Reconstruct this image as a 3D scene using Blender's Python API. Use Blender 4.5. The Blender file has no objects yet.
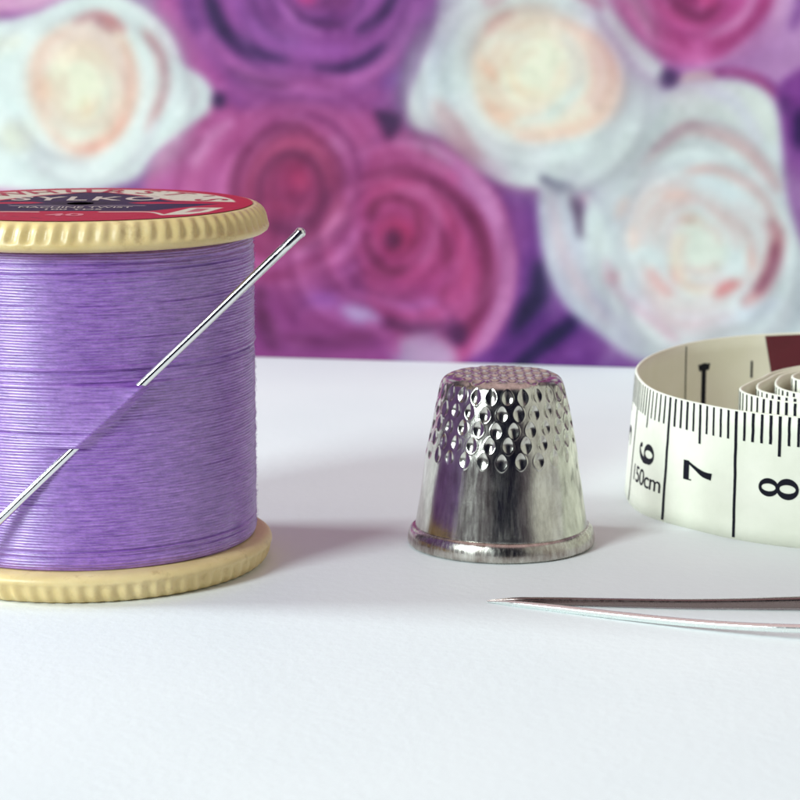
import bpy, math, random
import numpy as np
from mathutils import Vector, Matrix

# ------------------------------------------------------------------ camera, light, exposure
MM = 0.001
SC = bpy.context.scene
COL = SC.collection
rng = np.random.default_rng(7)
random.seed(7)

CAM_H, PITCH, FPX = 58.5, math.radians(10.16), 2400.0
cam_d = bpy.data.cameras.new('camera')
cam = bpy.data.objects.new('camera', cam_d)
COL.objects.link(cam)
cam.location = (0, 0, CAM_H * MM)
cam.rotation_euler = (math.radians(90) - PITCH, 0, 0)
cam_d.sensor_width = 36
cam_d.lens = 36 * FPX / 800
cam_d.clip_start = 0.01
cam_d.clip_end = 20
cam_d.dof.use_dof = True
cam_d.dof.focus_distance = 0.229
cam_d.dof.aperture_fstop = 76
cam_d.dof.aperture_blades = 7
SC.camera = cam

world = bpy.data.worlds.new('World')
SC.world = world
world.use_nodes = True
wn = world.node_tree.nodes; wl = world.node_tree.links
wn.clear()
w_out = wn.new('ShaderNodeOutputWorld'); w_bg = wn.new('ShaderNodeBackground')
w_tc = wn.new('ShaderNodeTexCoord')
def w_lobe(direction, lo, hi):
    """a soft lobe of the surrounding room around one direction"""
    d = wn.new('ShaderNodeVectorMath'); d.operation = 'DOT_PRODUCT'
    v = Vector(direction).normalized(); d.inputs[1].default_value = v
    n = wn.new('ShaderNodeVectorMath'); n.operation = 'NORMALIZE'
    wl.new(w_tc.outputs['Generated'], n.inputs[0]); wl.new(n.outputs[0], d.inputs[0])
    r = wn.new('ShaderNodeMapRange'); r.interpolation_type = 'SMOOTHSTEP'
    r.inputs['From Min'].default_value = lo; r.inputs['From Max'].default_value = hi
    wl.new(d.outputs['Value'], r.inputs['Value'])
    return r.outputs['Result']
def w_mix(fac, a, b):
    m = wn.new('ShaderNodeMix'); m.data_type = 'RGBA'
    wl.new(fac, m.inputs['Factor'])
    if isinstance(a, tuple): m.inputs['A'].default_value = a
    else: wl.new(a, m.inputs['A'])
    m.inputs['B'].default_value = b
    return m.outputs['Result']
ROOM = (0.13, 0.11, 0.135, 1)
c = w_mix(w_lobe((0, 0.1, 1), 0.66, 0.95), ROOM, (0.92, 0.67, 0.68, 1))          # ceiling
c = w_mix(w_lobe((1.0, -0.32, 0.42), 0.76, 0.90), c, (0.85, 0.88, 0.80, 1))   # pale wall on the right
c = w_mix(w_lobe((0.06, -1, 0.42), 0.84, 0.93), c, (0.010, 0.010, 0.028, 1))       # the dark side behind the camera
wl.new(c, w_bg.inputs['Color'])
w_bg.inputs['Strength'].default_value = 0.85
wl.new(w_bg.outputs[0], w_out.inputs['Surface'])

def area_light(name, loc, target, sx, sy, power, color):
    d = bpy.data.lights.new(name, 'AREA'); d.shape = 'RECTANGLE'
    d.size = sx; d.size_y = sy; d.energy = power; d.color = color
    o = bpy.data.objects.new(name, d); COL.objects.link(o)
    o.location = loc
    o.rotation_euler = (Vector(target) - Vector(loc)).to_track_quat('-Z', 'Y').to_euler()
    return o
area_light('front_window_light', (-0.64, -0.458, 0.52), (-0.01, 0.235, 0.01), 0.26, 0.52, 11.8, (0.87, 1.0, 1.01))
area_light('side_window_light', (-0.956, 0.307, 0.424), (-0.02, 0.235, 0.01), 0.25, 0.38, 11.6, (0.87, 1.0, 1.01))

SC.view_settings.view_transform = 'Standard'
SC.view_settings.look = 'None'
SC.view_settings.exposure = -0.13
SC.view_settings.gamma = 1.0
SC.cycles.use_denoising = True
SC.cycles.max_bounces = 8
SC.cycles.sample_clamp_indirect = 6.0

# ------------------------------------------------------------------ helpers
def lin(rgb):
    """sRGB 0..255 to linear"""
    a = np.asarray(rgb, float) / 255.0
    return np.where(a <= 0.04045, a / 12.92, ((a + 0.055) / 1.055) ** 2.4)
def lin4(rgb):
    return tuple(float(v) for v in lin(rgb)) + (1.0,)

def tag(o, label=None, cat=None, group=None, kind=None):
    if label: o['label'] = label
    if cat: o['category'] = cat
    if group: o['group'] = group
    if kind: o['kind'] = kind
    return o
def empty(name, loc):
    o = bpy.data.objects.new(name, None); COL.objects.link(o)
    o.location = [v * MM for v in loc]; o.empty_display_size = 0.01
    return o
def mesh_obj(name, verts, faces, mats, parent=None, smooth=True, mat_idx=None):
    """verts in mm, relative to the parent's base"""
    me = bpy.data.meshes.new(name)
    V = np.asarray(verts, float) * MM
    me.from_pydata(V.tolist(), [], [list(map(int, f)) for f in faces])
    if not isinstance(mats, (list, tuple)): mats = [mats]
    for m in mats: me.materials.append(m)
    if mat_idx is not None: me.polygons.foreach_set('material_index', np.asarray(mat_idx, np.int32))
    me.polygons.foreach_set('use_smooth', np.full(len(me.polygons), smooth))
    me.update()
    o = bpy.data.objects.new(name, me); COL.objects.link(o)
    if parent: o.parent = parent
    return o
def grid_faces(nr, nc, wrap=False, off=0, flip=False):
    r = np.arange(nr - 1)[:, None]; q = np.arange(nc if wrap else nc - 1)[None, :]
    a = r * nc + q; b = r * nc + (q + 1) % nc
    F = np.stack([a, b, b + nc, a + nc], -1).reshape(-1, 4) + off
    if flip: F = F[:, ::-1]
    return F.tolist()

def new_mat(name):
    m = bpy.data.materials.new(name); m.use_nodes = True
    n = m.node_tree.nodes; b = n['Principled BSDF']
    return m, n, m.node_tree.links, b
def noise(n, l, scale, detail=4, vec=None, rough=0.55):
    t = n.new('ShaderNodeTexNoise'); t.inputs['Scale'].default_value = scale
    t.inputs['Detail'].default_value = detail; t.inputs['Roughness'].default_value = rough
    if vec is not None: l.new(vec, t.inputs['Vector'])
    return t.outputs['Fac']
def objvec(n, l, scale=(1, 1, 1)):
    tc = n.new('ShaderNodeTexCoord'); mp = n.new('ShaderNodeMapping')
    mp.inputs['Scale'].default_value = scale
    l.new(tc.outputs['Object'], mp.inputs['Vector'])
    return mp.outputs['Vector']
def maprange(n, l, v, a, b, lo=0.3, hi=0.7):
    r = n.new('ShaderNodeMapRange'); l.new(v, r.inputs['Value'])
    r.inputs['From Min'].default_value = lo; r.inputs['From Max'].default_value = hi
    r.inputs['To Min'].default_value = a; r.inputs['To Max'].default_value = b
    return r.outputs['Result']
def bump(n, l, b, h, strength, dist):
    u = n.new('ShaderNodeBump'); u.inputs['Strength'].default_value = strength
    u.inputs['Distance'].default_value = dist
    l.new(h, u.inputs['Height']); l.new(u.outputs['Normal'], b.inputs['Normal'])
def colmix(n, l, fac, A, B):
    m = n.new('ShaderNodeMix'); m.data_type = 'RGBA'; l.new(fac, m.inputs['Factor'])
    m.inputs['A'].default_value = A; m.inputs['B'].default_value = B
    return m.outputs['Result']

# ------------------------------------------------------------------ materials
def mat_table():
    m, n, l, b = new_mat('white_table_board')
    v = objvec(n, l)
    f = noise(n, l, 900, 5, v)
    g = noise(n, l, 28, 3, v)
    l.new(colmix(n, l, maprange(n, l, g, 0, 1), (0.745, 0.78, 0.79, 1), (0.785, 0.815, 0.82, 1)), b.inputs['Base Color'])
    b.inputs['Roughness'].default_value = 0.62
    b.inputs['Specular IOR Level'].default_value = 0.25
    bump(n, l, b, f, 0.4, 0.00012)
    return m
def mat_thread():
    m, n, l, b = new_mat('lilac_cotton_thread')
    v = objvec(n, l, (1, 1, 9))
    f = noise(n, l, 520, 6, v, 0.65)
    fi = noise(n, l, 2400, 4, objvec(n, l, (1, 1, 1.6)), 0.7)
    base = colmix(n, l, maprange(n, l, f, 0, 1, 0.35, 0.65), lin4((116, 60, 164)), lin4((166, 112, 206)))
    mm = n.new('ShaderNodeMix'); mm.data_type = 'RGBA'; mm.blend_type = 'MULTIPLY'
    l.new(base, mm.inputs['A']); mm.inputs['Factor'].default_value = 1.0
    att = n.new('ShaderNodeMapRange'); l.new(fi, att.inputs['Value'])
    att.inputs['From Min'].default_value = 0.3; att.inputs['From Max'].default_value = 0.7
    att.inputs['To Min'].default_value = 0.78; att.inputs['To Max'].default_value = 1.12
    cb = n.new('ShaderNodeCombineColor')
    for k in ('Red', 'Green', 'Blue'): l.new(att.outputs['Result'], cb.inputs[k])
    l.new(cb.outputs['Color'], mm.inputs['B'])
    l.new(mm.outputs['Result'], b.inputs['Base Color'])
    b.inputs['Roughness'].default_value = 0.55
    b.inputs['Specular IOR Level'].default_value = 0.5; b.inputs['IOR'].default_value = 1.5
    b.inputs['Coat Weight'].default_value = 1.0; b.inputs['Coat Roughness'].default_value = 0.34; b.inputs['Coat IOR'].default_value = 2.0
    b.inputs['Sheen Weight'].default_value = 0.08
    b.inputs['Sheen Roughness'].default_value = 0.35
    b.inputs['Sheen Tint'].default_value = lin4((225, 205, 245))
    bump(n, l, b, fi, 0.8, 0.00009)
    return m
def mat_plastic():
    m, n, l, b = new_mat('cream_spool_plastic')
    v = objvec(n, l)
    g = noise(n, l, 160, 5, v, 0.6)
    base = colmix(n, l, maprange(n, l, g, 0, 1), lin4((212, 186, 126)), lin4((231, 209, 156)))
    grime = maprange(n, l, noise(n, l, 520, 6, v, 0.7), 0.0, 0.55, 0.56, 0.78)
    mx = n.new('ShaderNodeMix'); mx.data_type = 'RGBA'
    l.new(grime, mx.inputs['Factor']); l.new(base, mx.inputs['A']); mx.inputs['B'].default_value = lin4((158, 122, 78))
    l.new(mx.outputs['Result'], b.inputs['Base Color'])
    l.new(maprange(n, l, g, 0.30, 0.46), b.inputs['Roughness'])
    b.inputs['Subsurface Weight'].default_value = 0.18
    b.inputs['Subsurface Radius'].default_value = (1.0, 0.6, 0.25)
    b.inputs['Subsurface Scale'].default_value = 0.0006
    bump(n, l, b, noise(n, l, 900, 5, v, 0.65), 0.25, 0.0001)
    return m
def mat_flat(name, rgb, rough=0.5, metal=0.0, spec=0.5, var=0.06, scale=600):
    m, n, l, b = new_mat(name)
    c0 = lin(rgb)
    g = noise(n, l, scale, 4, objvec(n, l))
    l.new(colmix(n, l, maprange(n, l, g, 0, 1), tuple(c0 * (1 - var)) + (1,), tuple(np.minimum(c0 * (1 + var), 1)) + (1,)), b.inputs['Base Color'])
    b.inputs['Roughness'].default_value = rough; b.inputs['Metallic'].default_value = metal
    b.inputs['Specular IOR Level'].default_value = spec
    return m
def mat_attr(name, rough, coat=0.0, spec=0.5, grain=0.1, grain_scale=900, gain=1.0, weave=False):
    m, n, l, b = new_mat(name)
    a = n.new('ShaderNodeAttribute'); a.attribute_name = 'ink'
    g = maprange(n, l, noise(n, l, grain_scale, 3, objvec(n, l)), (1 - grain) * gain, (1 + grain) * gain)
    sc = n.new('ShaderNodeVectorMath'); sc.operation = 'SCALE'
    l.new(a.outputs['Color'], sc.inputs[0]); l.new(g, sc.inputs['Scale'])
    l.new(sc.outputs[0], b.inputs['Base Color'])
    b.inputs['Roughness'].default_value = rough
    b.inputs['Coat Weight'].default_value = coat; b.inputs['Coat Roughness'].default_value = 0.15
    b.inputs['Specular IOR Level'].default_value = spec
    if weave: bump(n, l, b, noise(n, l, 1500, 2, objvec(n, l)), 0.08, 0.0002)
    return m
def mat_thimble(name='worn_nickel_plate', c1=(0.42, 0.40, 0.36, 1), c2=(0.70, 0.685, 0.62, 1), r0=0.12, r1=0.21):
    m, n, l, b = new_mat(name)
    s = noise(n, l, 2600, 5, objvec(n, l, (1, 1, 0.02)), 0.65)           # vertical drawing marks
    wide = noise(n, l, 1700, 4, objvec(n, l, (1, 1, 0.05)), 0.6)
    blot = noise(n, l, 900, 6, objvec(n, l, (1, 1, 0.5)), 0.7)
    sm = n.new('ShaderNodeMath'); sm.operation = 'MULTIPLY_ADD'
    l.new(wide, sm.inputs[0]); sm.inputs[1].default_value = 0.6; l.new(blot, sm.inputs[2])
    l.new(colmix(n, l, maprange(n, l, sm.outputs[0], 0, 1, 0.58, 0.98), c1, c2), b.inputs['Base Color'])
    b.inputs['Metallic'].default_value = 1.0
    l.new(maprange(n, l, s, r0, r1, 0.35, 0.65), b.inputs['Roughness'])
    ad = n.new('ShaderNodeMath'); ad.operation = 'MULTIPLY_ADD'
    l.new(noise(n, l, 3500, 4, objvec(n, l), 0.7), ad.inputs[0]); ad.inputs[1].default_value = 0.35
    l.new(s, ad.inputs[2])
    bump(n, l, b, ad.outputs[0], 0.20, 0.00005)
    return m
def mat_steel(name, col=(0.80, 0.81, 0.80), rough=0.12, scale=2000):
    m, n, l, b = new_mat(name)
    b.inputs['Base Color'].default_value = col + (1,)
    b.inputs['Metallic'].default_value = 1.0
    g = noise(n, l, scale, 3, objvec(n, l))
    l.new(maprange(n, l, g, rough * 0.8, rough * 1.4), b.inputs['Roughness'])
    return m
def mat_tape(name, a, b_):
    m, n, l, b = new_mat(name)
    g = noise(n, l, 180, 4, objvec(n, l))
    l.new(colmix(n, l, maprange(n, l, g, 0, 1), lin4(a), lin4(b_)), b.inputs['Base Color'])
    b.inputs['Roughness'].default_value = 0.48
    b.inputs['Specular IOR Level'].default_value = 0.35
    bump(n, l, b, noise(n, l, 2500, 3, objvec(n, l)), 0.22, 0.00008)
    return m

M_TABLE = mat_table(); M_THREAD = mat_thread(); M_PLASTIC = mat_plastic()
M_THIMBLE = mat_thimble(); M_RIM = mat_thimble('tarnished_rim_metal', (0.30, 0.25, 0.22, 1), (0.66, 0.64, 0.58, 1), 0.16, 0.34); M_STEEL = mat_steel('polished_needle_steel', rough=0.10)
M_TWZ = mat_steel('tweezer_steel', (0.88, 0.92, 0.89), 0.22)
M_TWZD = mat_steel('dark_reflection_steel', (0.24, 0.185, 0.175), 0.25)  # dark brown base colour stands in for the reflection on the far arm
M_TAPE = mat_tape('white_tape_cloth', (221, 221, 204), (233, 232, 217))
M_TAPEIN = mat_tape('cream_tape_cloth', (238, 232, 206), (244, 238, 216))
M_INK = mat_flat('black_ink', (12, 12, 26), 0.6, spec=0.15, var=0.25, scale=3000)
M_REDINK = mat_flat('dark_red_ink', (98, 22, 38), 0.5)
M_PRINT = mat_attr('rose_print_paper', 0.6, spec=0.25, grain=0.02, grain_scale=700, gain=1.0, weave=True)
M_LABEL = mat_attr('spool_label_paper', 0.55, spec=0.3, gain=0.66, grain=0.08, grain_scale=2500)
M_CREAMINK = mat_flat('cream_ink', (188, 174, 162), 0.45)
M_LREDINK = mat_flat('red_ink', (158, 22, 46), 0.5)
M_PINKINK = mat_flat('pink_ink', (206, 120, 130), 0.5)
M_HOLE = mat_flat('dark_bore', (14, 10, 16), 0.9, spec=0.1)

# ------------------------------------------------------------------ a little painter for printed surfaces
class Canvas:
    def __init__(s, x0, x1, y0, y1, step, base):
        s.x = np.arange(x0, x1 + step * .5, step); s.y = np.arange(y0, y1 + step * .5, step)
        s.step = step
        s.X, s.Y = np.meshgrid(s.x, s.y)
        s.PX, s.PY = s.X.copy(), s.Y.copy()
        s.C = np.zeros(s.X.shape + (3,)); s.C[:] = np.asarray(base, float)
    def warp(s, amp, wl, seed):
        r = np.random.default_rng(seed)
        for _ in range(6):
            a = r.uniform(0, 2 * math.pi); k = 2 * math.pi / (wl * r.uniform(.6, 1.8)); p = r.uniform(0, 6.28)
            ph = np.sin((s.X * math.cos(a) + s.Y * math.sin(a)) * k + p) * amp / 3
            s.PX += ph * math.cos(a + 1.3); s.PY += ph * math.sin(a + 1.3)
    def box(s, xa, xb, ya, yb):
        i0 = max(0, int((ya - s.y[0]) / s.step)); i1 = min(len(s.y), int((yb - s.y[0]) / s.step) + 2)
        j0 = max(0, int((xa - s.x[0]) / s.step)); j1 = min(len(s.x), int((xb - s.x[0]) / s.step) + 2)
        return (slice(i0, i1), slice(j0, j1)) if i1 > i0 and j1 > j0 else None
    def mix(s, sl, a, col):
        a = a[..., None]
        s.C[sl] = s.C[sl] * (1 - a) + np.asarray(col, float) * a
    def spline(s, P, closed=False, n=6):
        P = np.asarray(P, float); m = len(P); out = []
        rngk = range(m if closed else m - 1)
        for i in rngk:
            if closed: p0, p1, p2, p3 = P[(i - 1) % m], P[i], P[(i + 1) % m], P[(i + 2) % m]
            else: p0, p1, p2, p3 = P[max(i - 1, 0)], P[i], P[i + 1], P[min(i + 2, m - 1)]
            for t in np.linspace(0, 1, n, endpoint=False):
                out.append(.5 * ((2 * p1) + (p2 - p0) * t + (2 * p0 - 5 * p1 + 4 * p2 - p3) * t * t + (3 * p1 - p0 - 3 * p2 + p3) * t ** 3))
        if not closed: out.append(P[-1])
        return np.array(out)
    def fill(s, P, col, soft=6, a=1.0, n=5, smooth=True):
        Q = s.spline(P, True, n) if smooth else np.asarray(P, float)
        mrg = soft + 12
        sl = s.box(Q[:, 0].min() - mrg, Q[:, 0].max() + mrg, Q[:, 1].min() - mrg, Q[:, 1].max() + mrg)
        if not sl: return
        X, Y = s.PX[sl], s.PY[sl]
        d = np.full(X.shape, 1e9); ins = np.zeros(X.shape, bool)
        for i in range(len(Q)):
            ax, ay = Q[i]; bx, by = Q[(i + 1) % len(Q)]
            ex, ey = bx - ax, by - ay; L = ex * ex + ey * ey + 1e-9
            t = np.clip(((X - ax) * ex + (Y - ay) * ey) / L, 0, 1)
            d = np.minimum(d, (X - ax - ex * t) ** 2 + (Y - ay - ey * t) ** 2)
            if ay != by:
                c_ = ((ay > Y) != (by > Y)) & (X < (bx - ax) * (Y - ay) / (by - ay) + ax)
                ins ^= c_
        d = np.sqrt(d) * np.where(ins, -1, 1)
        t = np.clip(.5 - d / (2 * soft), 0, 1)
        s.mix(sl, a * t * t * (3 - 2 * t), col)
    def stroke(s, P, w, col, soft=None, a=1.0, taper=True):
        Q = s.spline(P, False, 6) if len(P) > 2 else np.asarray(P, float)
        soft = soft or w * .6
        mrg = w + soft + 10
        sl = s.box(Q[:, 0].min() - mrg, Q[:, 0].max() + mrg, Q[:, 1].min() - mrg, Q[:, 1].max() + mrg)
        if not sl: return
        X, Y = s.PX[sl], s.PY[sl]; best = np.full(X.shape, 1e9)
        N = len(Q) - 1
        for i in range(N):
            ax, ay = Q[i]; bx, by = Q[i + 1]
            ex, ey = bx - ax, by - ay; L = ex * ex + ey * ey + 1e-9
            t = np.clip(((X - ax) * ex + (Y - ay) * ey) / L, 0, 1)
            u = (i + t) / N
            ww = w * .5 * (np.sqrt(np.clip(4 * u * (1 - u), 0, 1)) * .85 + .15 if taper else 1.0)
            best = np.minimum(best, np.sqrt((X - ax - ex * t) ** 2 + (Y - ay - ey * t) ** 2) - ww)
        t = np.clip(.5 - best / (2 * soft), 0, 1)
        s.mix(sl, a * t * t * (3 - 2 * t), col)
    def ell(s, cx, cy, rx, ry, col, soft=6, a=1.0, rot=0):
        th = np.linspace(0, 2 * math.pi, 14, endpoint=False)
        r = math.radians(rot)
        x = rx * np.cos(th); y = ry * np.sin(th)
        s.fill(np.stack([cx + x * math.cos(r) - y * math.sin(r), cy + x * math.sin(r) + y * math.cos(r)], 1), col, soft, a, 2)

def generic_rose(cv, cx, cy, R, base, dark, light, seed):
    r = np.random.default_rng(seed)
    th = np.linspace(0, 2 * math.pi, 13)[:-1]
    rr = R * (1 + r.uniform(-.08, .08, 12))
    cv.fill(np.stack([cx + rr * np.cos(th), cy + rr * np.sin(th)], 1), base, 6)
    a0 = r.uniform(0, 6.28)
    for k in range(13):
        q = R * (.93 - .065 * k)
        a1 = a0 + r.uniform(1.2, 2.2); th = np.linspace(a0, a1, 6)
        bow = q * (1 + .08 * np.sin(np.linspace(0, math.pi, 6)))
        P = np.stack([cx + bow * np.cos(th), cy + bow * np.sin(th) * .95], 1)
        cv.stroke(P, R * .10, light, a=.8)
        P2 = np.stack([cx + (bow - R * .07) * np.cos(th), cy + (bow - R * .07) * np.sin(th) * .95], 1)
        cv.stroke(P2, R * .08, dark, a=.75)
        a0 = a1 - r.uniform(.0, .5) + (2.1 if k % 2 else 0)
    cv.ell(cx, cy, R * .12, R * .12, dark, R * .08, .8)

def lip(cv, P, ctr, dark, long_, light, short, a):
    """edge of one petal: pale lip on the side of the centre, a crease just outside it that opens out again"""
    Q = cv.spline(P, False, 5)
    m = max(long_ * 2.6, short * 3) + 10
    sl = cv.box(Q[:, 0].min() - m, Q[:, 0].max() + m, Q[:, 1].min() - m, Q[:, 1].max() + m)
    if not sl: return
    X, Y = cv.PX[sl], cv.PY[sl]
    best = np.full(X.shape, 1e9); U = np.zeros(X.shape); RN = np.zeros(X.shape); N = len(Q) - 1
    for i in range(N):
        ax, ay = Q[i]; ex, ey = Q[i + 1] - Q[i]; L = ex * ex + ey * ey + 1e-9
        t = np.clip(((X - ax) * ex + (Y - ay) * ey) / L, 0, 1)
        qx, qy = ax + ex * t, ay + ey * t
        d = (X - qx) ** 2 + (Y - qy) ** 2
        k = d < best
        best = np.where(k, d, best); U = np.where(k, (i + t) / N, U); RN = np.where(k, np.hypot(qx - ctr[0], qy - ctr[1]), RN)
    d = np.sqrt(best) * np.sign(np.hypot(X - ctr[0], Y - ctr[1]) - RN)
    end = np.clip(4 * U * (1 - U), 0, 1) ** .6
    on = 1 / (1 + np.exp(-d / 1.3))
    cv.mix(sl, a * end * on * np.exp(-np.clip(d, 0, None) / long_), dark)
    cv.mix(sl, a * .85 * end * (1 - on) * np.exp(-np.clip(-d, 0, None) / short), light)

def folds(cv, cx, cy, r0, r1, n, light, dark, a, seed, sx=1.0, sy=1.0, rot=0.0, lg=9, sh=6):
    r = np.random.default_rng(seed)
    a0 = r.uniform(0, 6.28)
    for k in range(n):
        q = r1 + (r0 - r1) * (k + r.uniform(-.2, .3)) / n
        a0 += r.uniform(1.7, 2.7); span = r.uniform(1.2, 2.4)
        th = np.linspace(a0, a0 + span, 7); u = np.linspace(0, 1, 7)
        bow = q * (1 + r.uniform(.04, .14) * np.sin(u * math.pi) + r.uniform(-.08, .08) * (u - .5)) + r.normal(0, .8, 7)
        x = bow * np.cos(th) * sx; y = bow * np.sin(th) * sy
        P = np.stack([cx + x * math.cos(rot) - y * math.sin(rot), cy + x * math.sin(rot) + y * math.cos(rot)], 1)
        f = .45 + .55 * q / r1
        jl = np.asarray(light, float) + r.normal(0, 5); jd = np.asarray(dark, float) + r.normal(0, 6)
        lip(cv, P, (cx, cy), jd, lg * f * r.uniform(.7, 1.3), jl, sh * f, a * r.uniform(.6, 1.0))

def paint_roses():
    cv = Canvas(-560, 1360, -420, 372, 2.6, (120, 55, 135))
    cv.warp(5, 170, 3)
    W = ((206, 218, 220), (212, 165, 165), (222, 230, 230))
    P = ((176, 76, 145), (116, 42, 95), (200, 125, 185))
    V = ((140, 70, 152), (62, 36, 92), (172, 98, 178))
    # the rest of the sheet, outside the picture
    lay = [(-420, -330, 110, P), (-230, -280, 105, V), (-20, -300, 112, W), (190, -310, 108, P), (410, -290, 112, V), (620, -320, 108, W),
           (830, -280, 112, P), (1040, -310, 110, V), (1250, -290, 112, W), (-330, -150, 112, W), (-130, -120, 108, P), (90, -150, 105, V),
           (500, -150, 108, P), (690, -190, 90, V), (900, -110, 112, W), (1110, -130, 110, P), (1300, -90, 105, V), (-470, 20, 105, V), (-260, 40, 112, P),
           (-400, 220, 112, W), (-190, 230, 110, V), (-40, 290, 100, P), (930, 90, 98, V), (1130, 90, 112, W), (1320, 140, 108, P), (900, 290, 95, P),
           (1060, 300, 108, V), (1250, 330, 110, W), (-520, 350, 95, P), (-300, 370, 95, P)]
    for i, (x, y, R, p) in enumerate(lay): generic_rose(cv, x, y, R, *p, seed=20 + i)

    # ---- purple rose at the top
    cv.fill([(165, -60), (160, 20), (175, 62), (205, 92), (250, 112), (300, 122), (350, 120), (395, 108), (420, 70), (450, 30), (470, -20), (420, -90), (300, -130), (200, -110)], (146, 74, 154), 6)
    cv.stroke([(163, -20), (168, 30), (190, 68), (225, 92)], 34, (176, 84, 158), 14)
    cv.stroke([(186, -10), (190, 14), (197, 36)], 12, (118, 62, 138), 9)
    cv.stroke([(205, 40), (232, 68), (270, 86), (320, 92), (370, 82), (405, 58)], 17, (180, 98, 172), 8)
    cv.stroke([(208, -12), (212, 14), (222, 36), (240, 50), (262, 60), (293, 66)], 15, (54, 34, 86), 7)
    cv.stroke([(212, 8), (222, 32), (236, 46)], 10, (44, 28, 74), 6)
    cv.stroke([(318, 75), (345, 74), (368, 64), (386, 52)], 9, (52, 30, 82), 6)
    cv.stroke([(400, -10), (396, 10), (382, 24), (358, 37)], 11, (58, 34, 84), 6)
    cv.stroke([(232, -10), (240, 16), (258, 34), (285, 48), (320, 56), (350, 54)], 14, (156, 84, 170), 8)
    cv.stroke([(262, 12), (280, 30), (305, 40)], 12, (122, 58, 132), 8)
    cv.stroke([(282, -8), (296, 12), (320, 26), (345, 26), (362, 12)], 9, (102, 48, 110), 6)
    cv.stroke([(286, 12), (304, 28), (326, 38)], 8, (180, 104, 186), 6)
    cv.stroke([(372, -4), (368, 14), (350, 30)], 9, (172, 96, 178), 7)
    cv.ell(330, 2, 26, 14, (130, 62, 130), 8); cv.ell(311, 0, 9, 7, (190, 62, 142), 6)
    cv.stroke([(232, 74), (258, 86), (276, 92), (294, 97)], 9, (92, 44, 98), 7)
    cv.stroke([(236, 92), (280, 108), (330, 108), (380, 96)], 16, (174, 88, 164), 9)
    cv.stroke([(388, 86), (412, 76), (428, 60)], 18, (132, 78, 168), 10)
    cv.stroke([(458, -14), (440, 22), (418, 62), (403, 112)], 20, (98, 54, 126), 8)
    cv.stroke([(434, -10), (424, 20), (402, 62)], 12, (162, 84, 172), 8)
    cv.stroke([(424, -6), (421, 6)], 12, (66, 38, 92), 7); cv.stroke([(401, -4), (398, 4)], 9, (66, 38, 92), 6)
    # ---- magenta ground between the roses
    cv.fill([(205, 100), (250, 112), (300, 118), (370, 112), (400, 118), (400, 140), (300, 134), (220, 150), (190, 200), (170, 210), (150, 192), (180, 150)], (178, 84, 152), 8)
    cv.fill([(140, 200), (175, 168), (205, 130), (225, 110), (215, 160), (190, 210)], (180, 78, 152), 7)
    # ---- pink rose, centre left
    cv.fill([(180, 205), (198, 155), (225, 126), (262, 114), (310, 114), (355, 122), (382, 150), (388, 195), (380, 240), (350, 275), (300, 297), (240, 300), (190, 270)], (184, 88, 152), 7)
    cv.stroke([(192, 170), (208, 140), (232, 122)], 12, (204, 128, 184), 8)
    cv.fill([(228, 205), (236, 162), (262, 140), (298, 136), (330, 150), (348, 178), (350, 212), (332, 245), (300, 258), (262, 262), (235, 245)], (152, 58, 108), 7)
    cv.stroke([(230, 205), (236, 170), (256, 147), (284, 137), (312, 140)], 11, (120, 46, 92), 7)
    cv.stroke([(246, 218), (250, 185), (268, 162), (298, 155), (324, 166), (336, 190)], 9, (178, 76, 122), 7)
    cv.stroke([(258, 215), (262, 186), (282, 168), (308, 168), (325, 182), (330, 205)], 8, (110, 44, 88), 6)
    cv.ell(302, 192, 22, 18, (150, 50, 104), 8); cv.ell(304, 192, 9, 8, (182, 62, 116), 7)
    cv.stroke([(270, 232), (300, 236), (322, 222), (333, 200)], 12, (104, 42, 86), 8)
    cv.stroke([(276, 212), (298, 218), (316, 208)], 6, (172, 60, 110), 5)
    cv.stroke([(302, 127), (332, 130), (354, 148), (364, 176), (362, 205)], 8, (134, 56, 118), 6)
    cv.ell(343, 151, 10, 6, (212, 142, 192), 5, rot=50)
    cv.stroke([(338, 142), (350, 160), (356, 190), (350, 222), (330, 246), (298, 262), (264, 268)], 11, (196, 106, 172), 7)
    cv.stroke([(368, 150), (374, 190), (366, 232), (342, 262), (300, 282), (250, 292)], 13, (188, 102, 172), 8)
    cv.stroke([(345, 214), (330, 240), (305, 256)], 6, (206, 138, 192), 5)
    cv.stroke([(356, 225), (338, 250), (300, 270), (258, 278)], 6, (150, 56, 120), 5)
    cv.stroke([(260, 282), (300, 276), (340, 258)], 8, (150, 52, 112), 6)
    # lower left band under the pink roses
    cv.fill([(240, 295), (300, 290), (350, 270), (380, 262), (410, 300), (430, 370), (240, 372)], (146, 66, 140), 8)
    cv.stroke([(300, 300), (330, 306), (360, 318), (392, 322)], 14, (166, 98, 176), 9)
    cv.ell(366, 322, 20, 9, (176, 160, 208), 8, rot=12); cv.ell(324, 306, 16, 8, (150, 86, 184), 8)
    cv.stroke([(258, 290), (262, 318), (274, 350)], 16, (94, 34, 84), 10)
    cv.stroke([(282, 342), (330, 350), (385, 340), (430, 322)], 14, (110, 38, 98), 9)
    cv.stroke([(262, 305), (300, 322), (340, 340)], 10, (140, 60, 134), 8)
    # ---- deep pink rose, centre
    cv.fill([(376, 150), (405, 134), (440, 146), (478, 172), (506, 205), (522, 250), (518, 300), (500, 340), (482, 372), (420, 372), (395, 335), (372, 300), (364, 240), (368, 190)], (174, 66, 132), 7)
    cv.stroke([(398, 140), (436, 156), (470, 182), (497, 216), (512, 258), (508, 300), (492, 336), (478, 366)], 24, (192, 122, 182), 8)
    cv.stroke([(402, 146), (436, 162), (462, 184)], 9, (198, 82, 146), 6)
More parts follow.
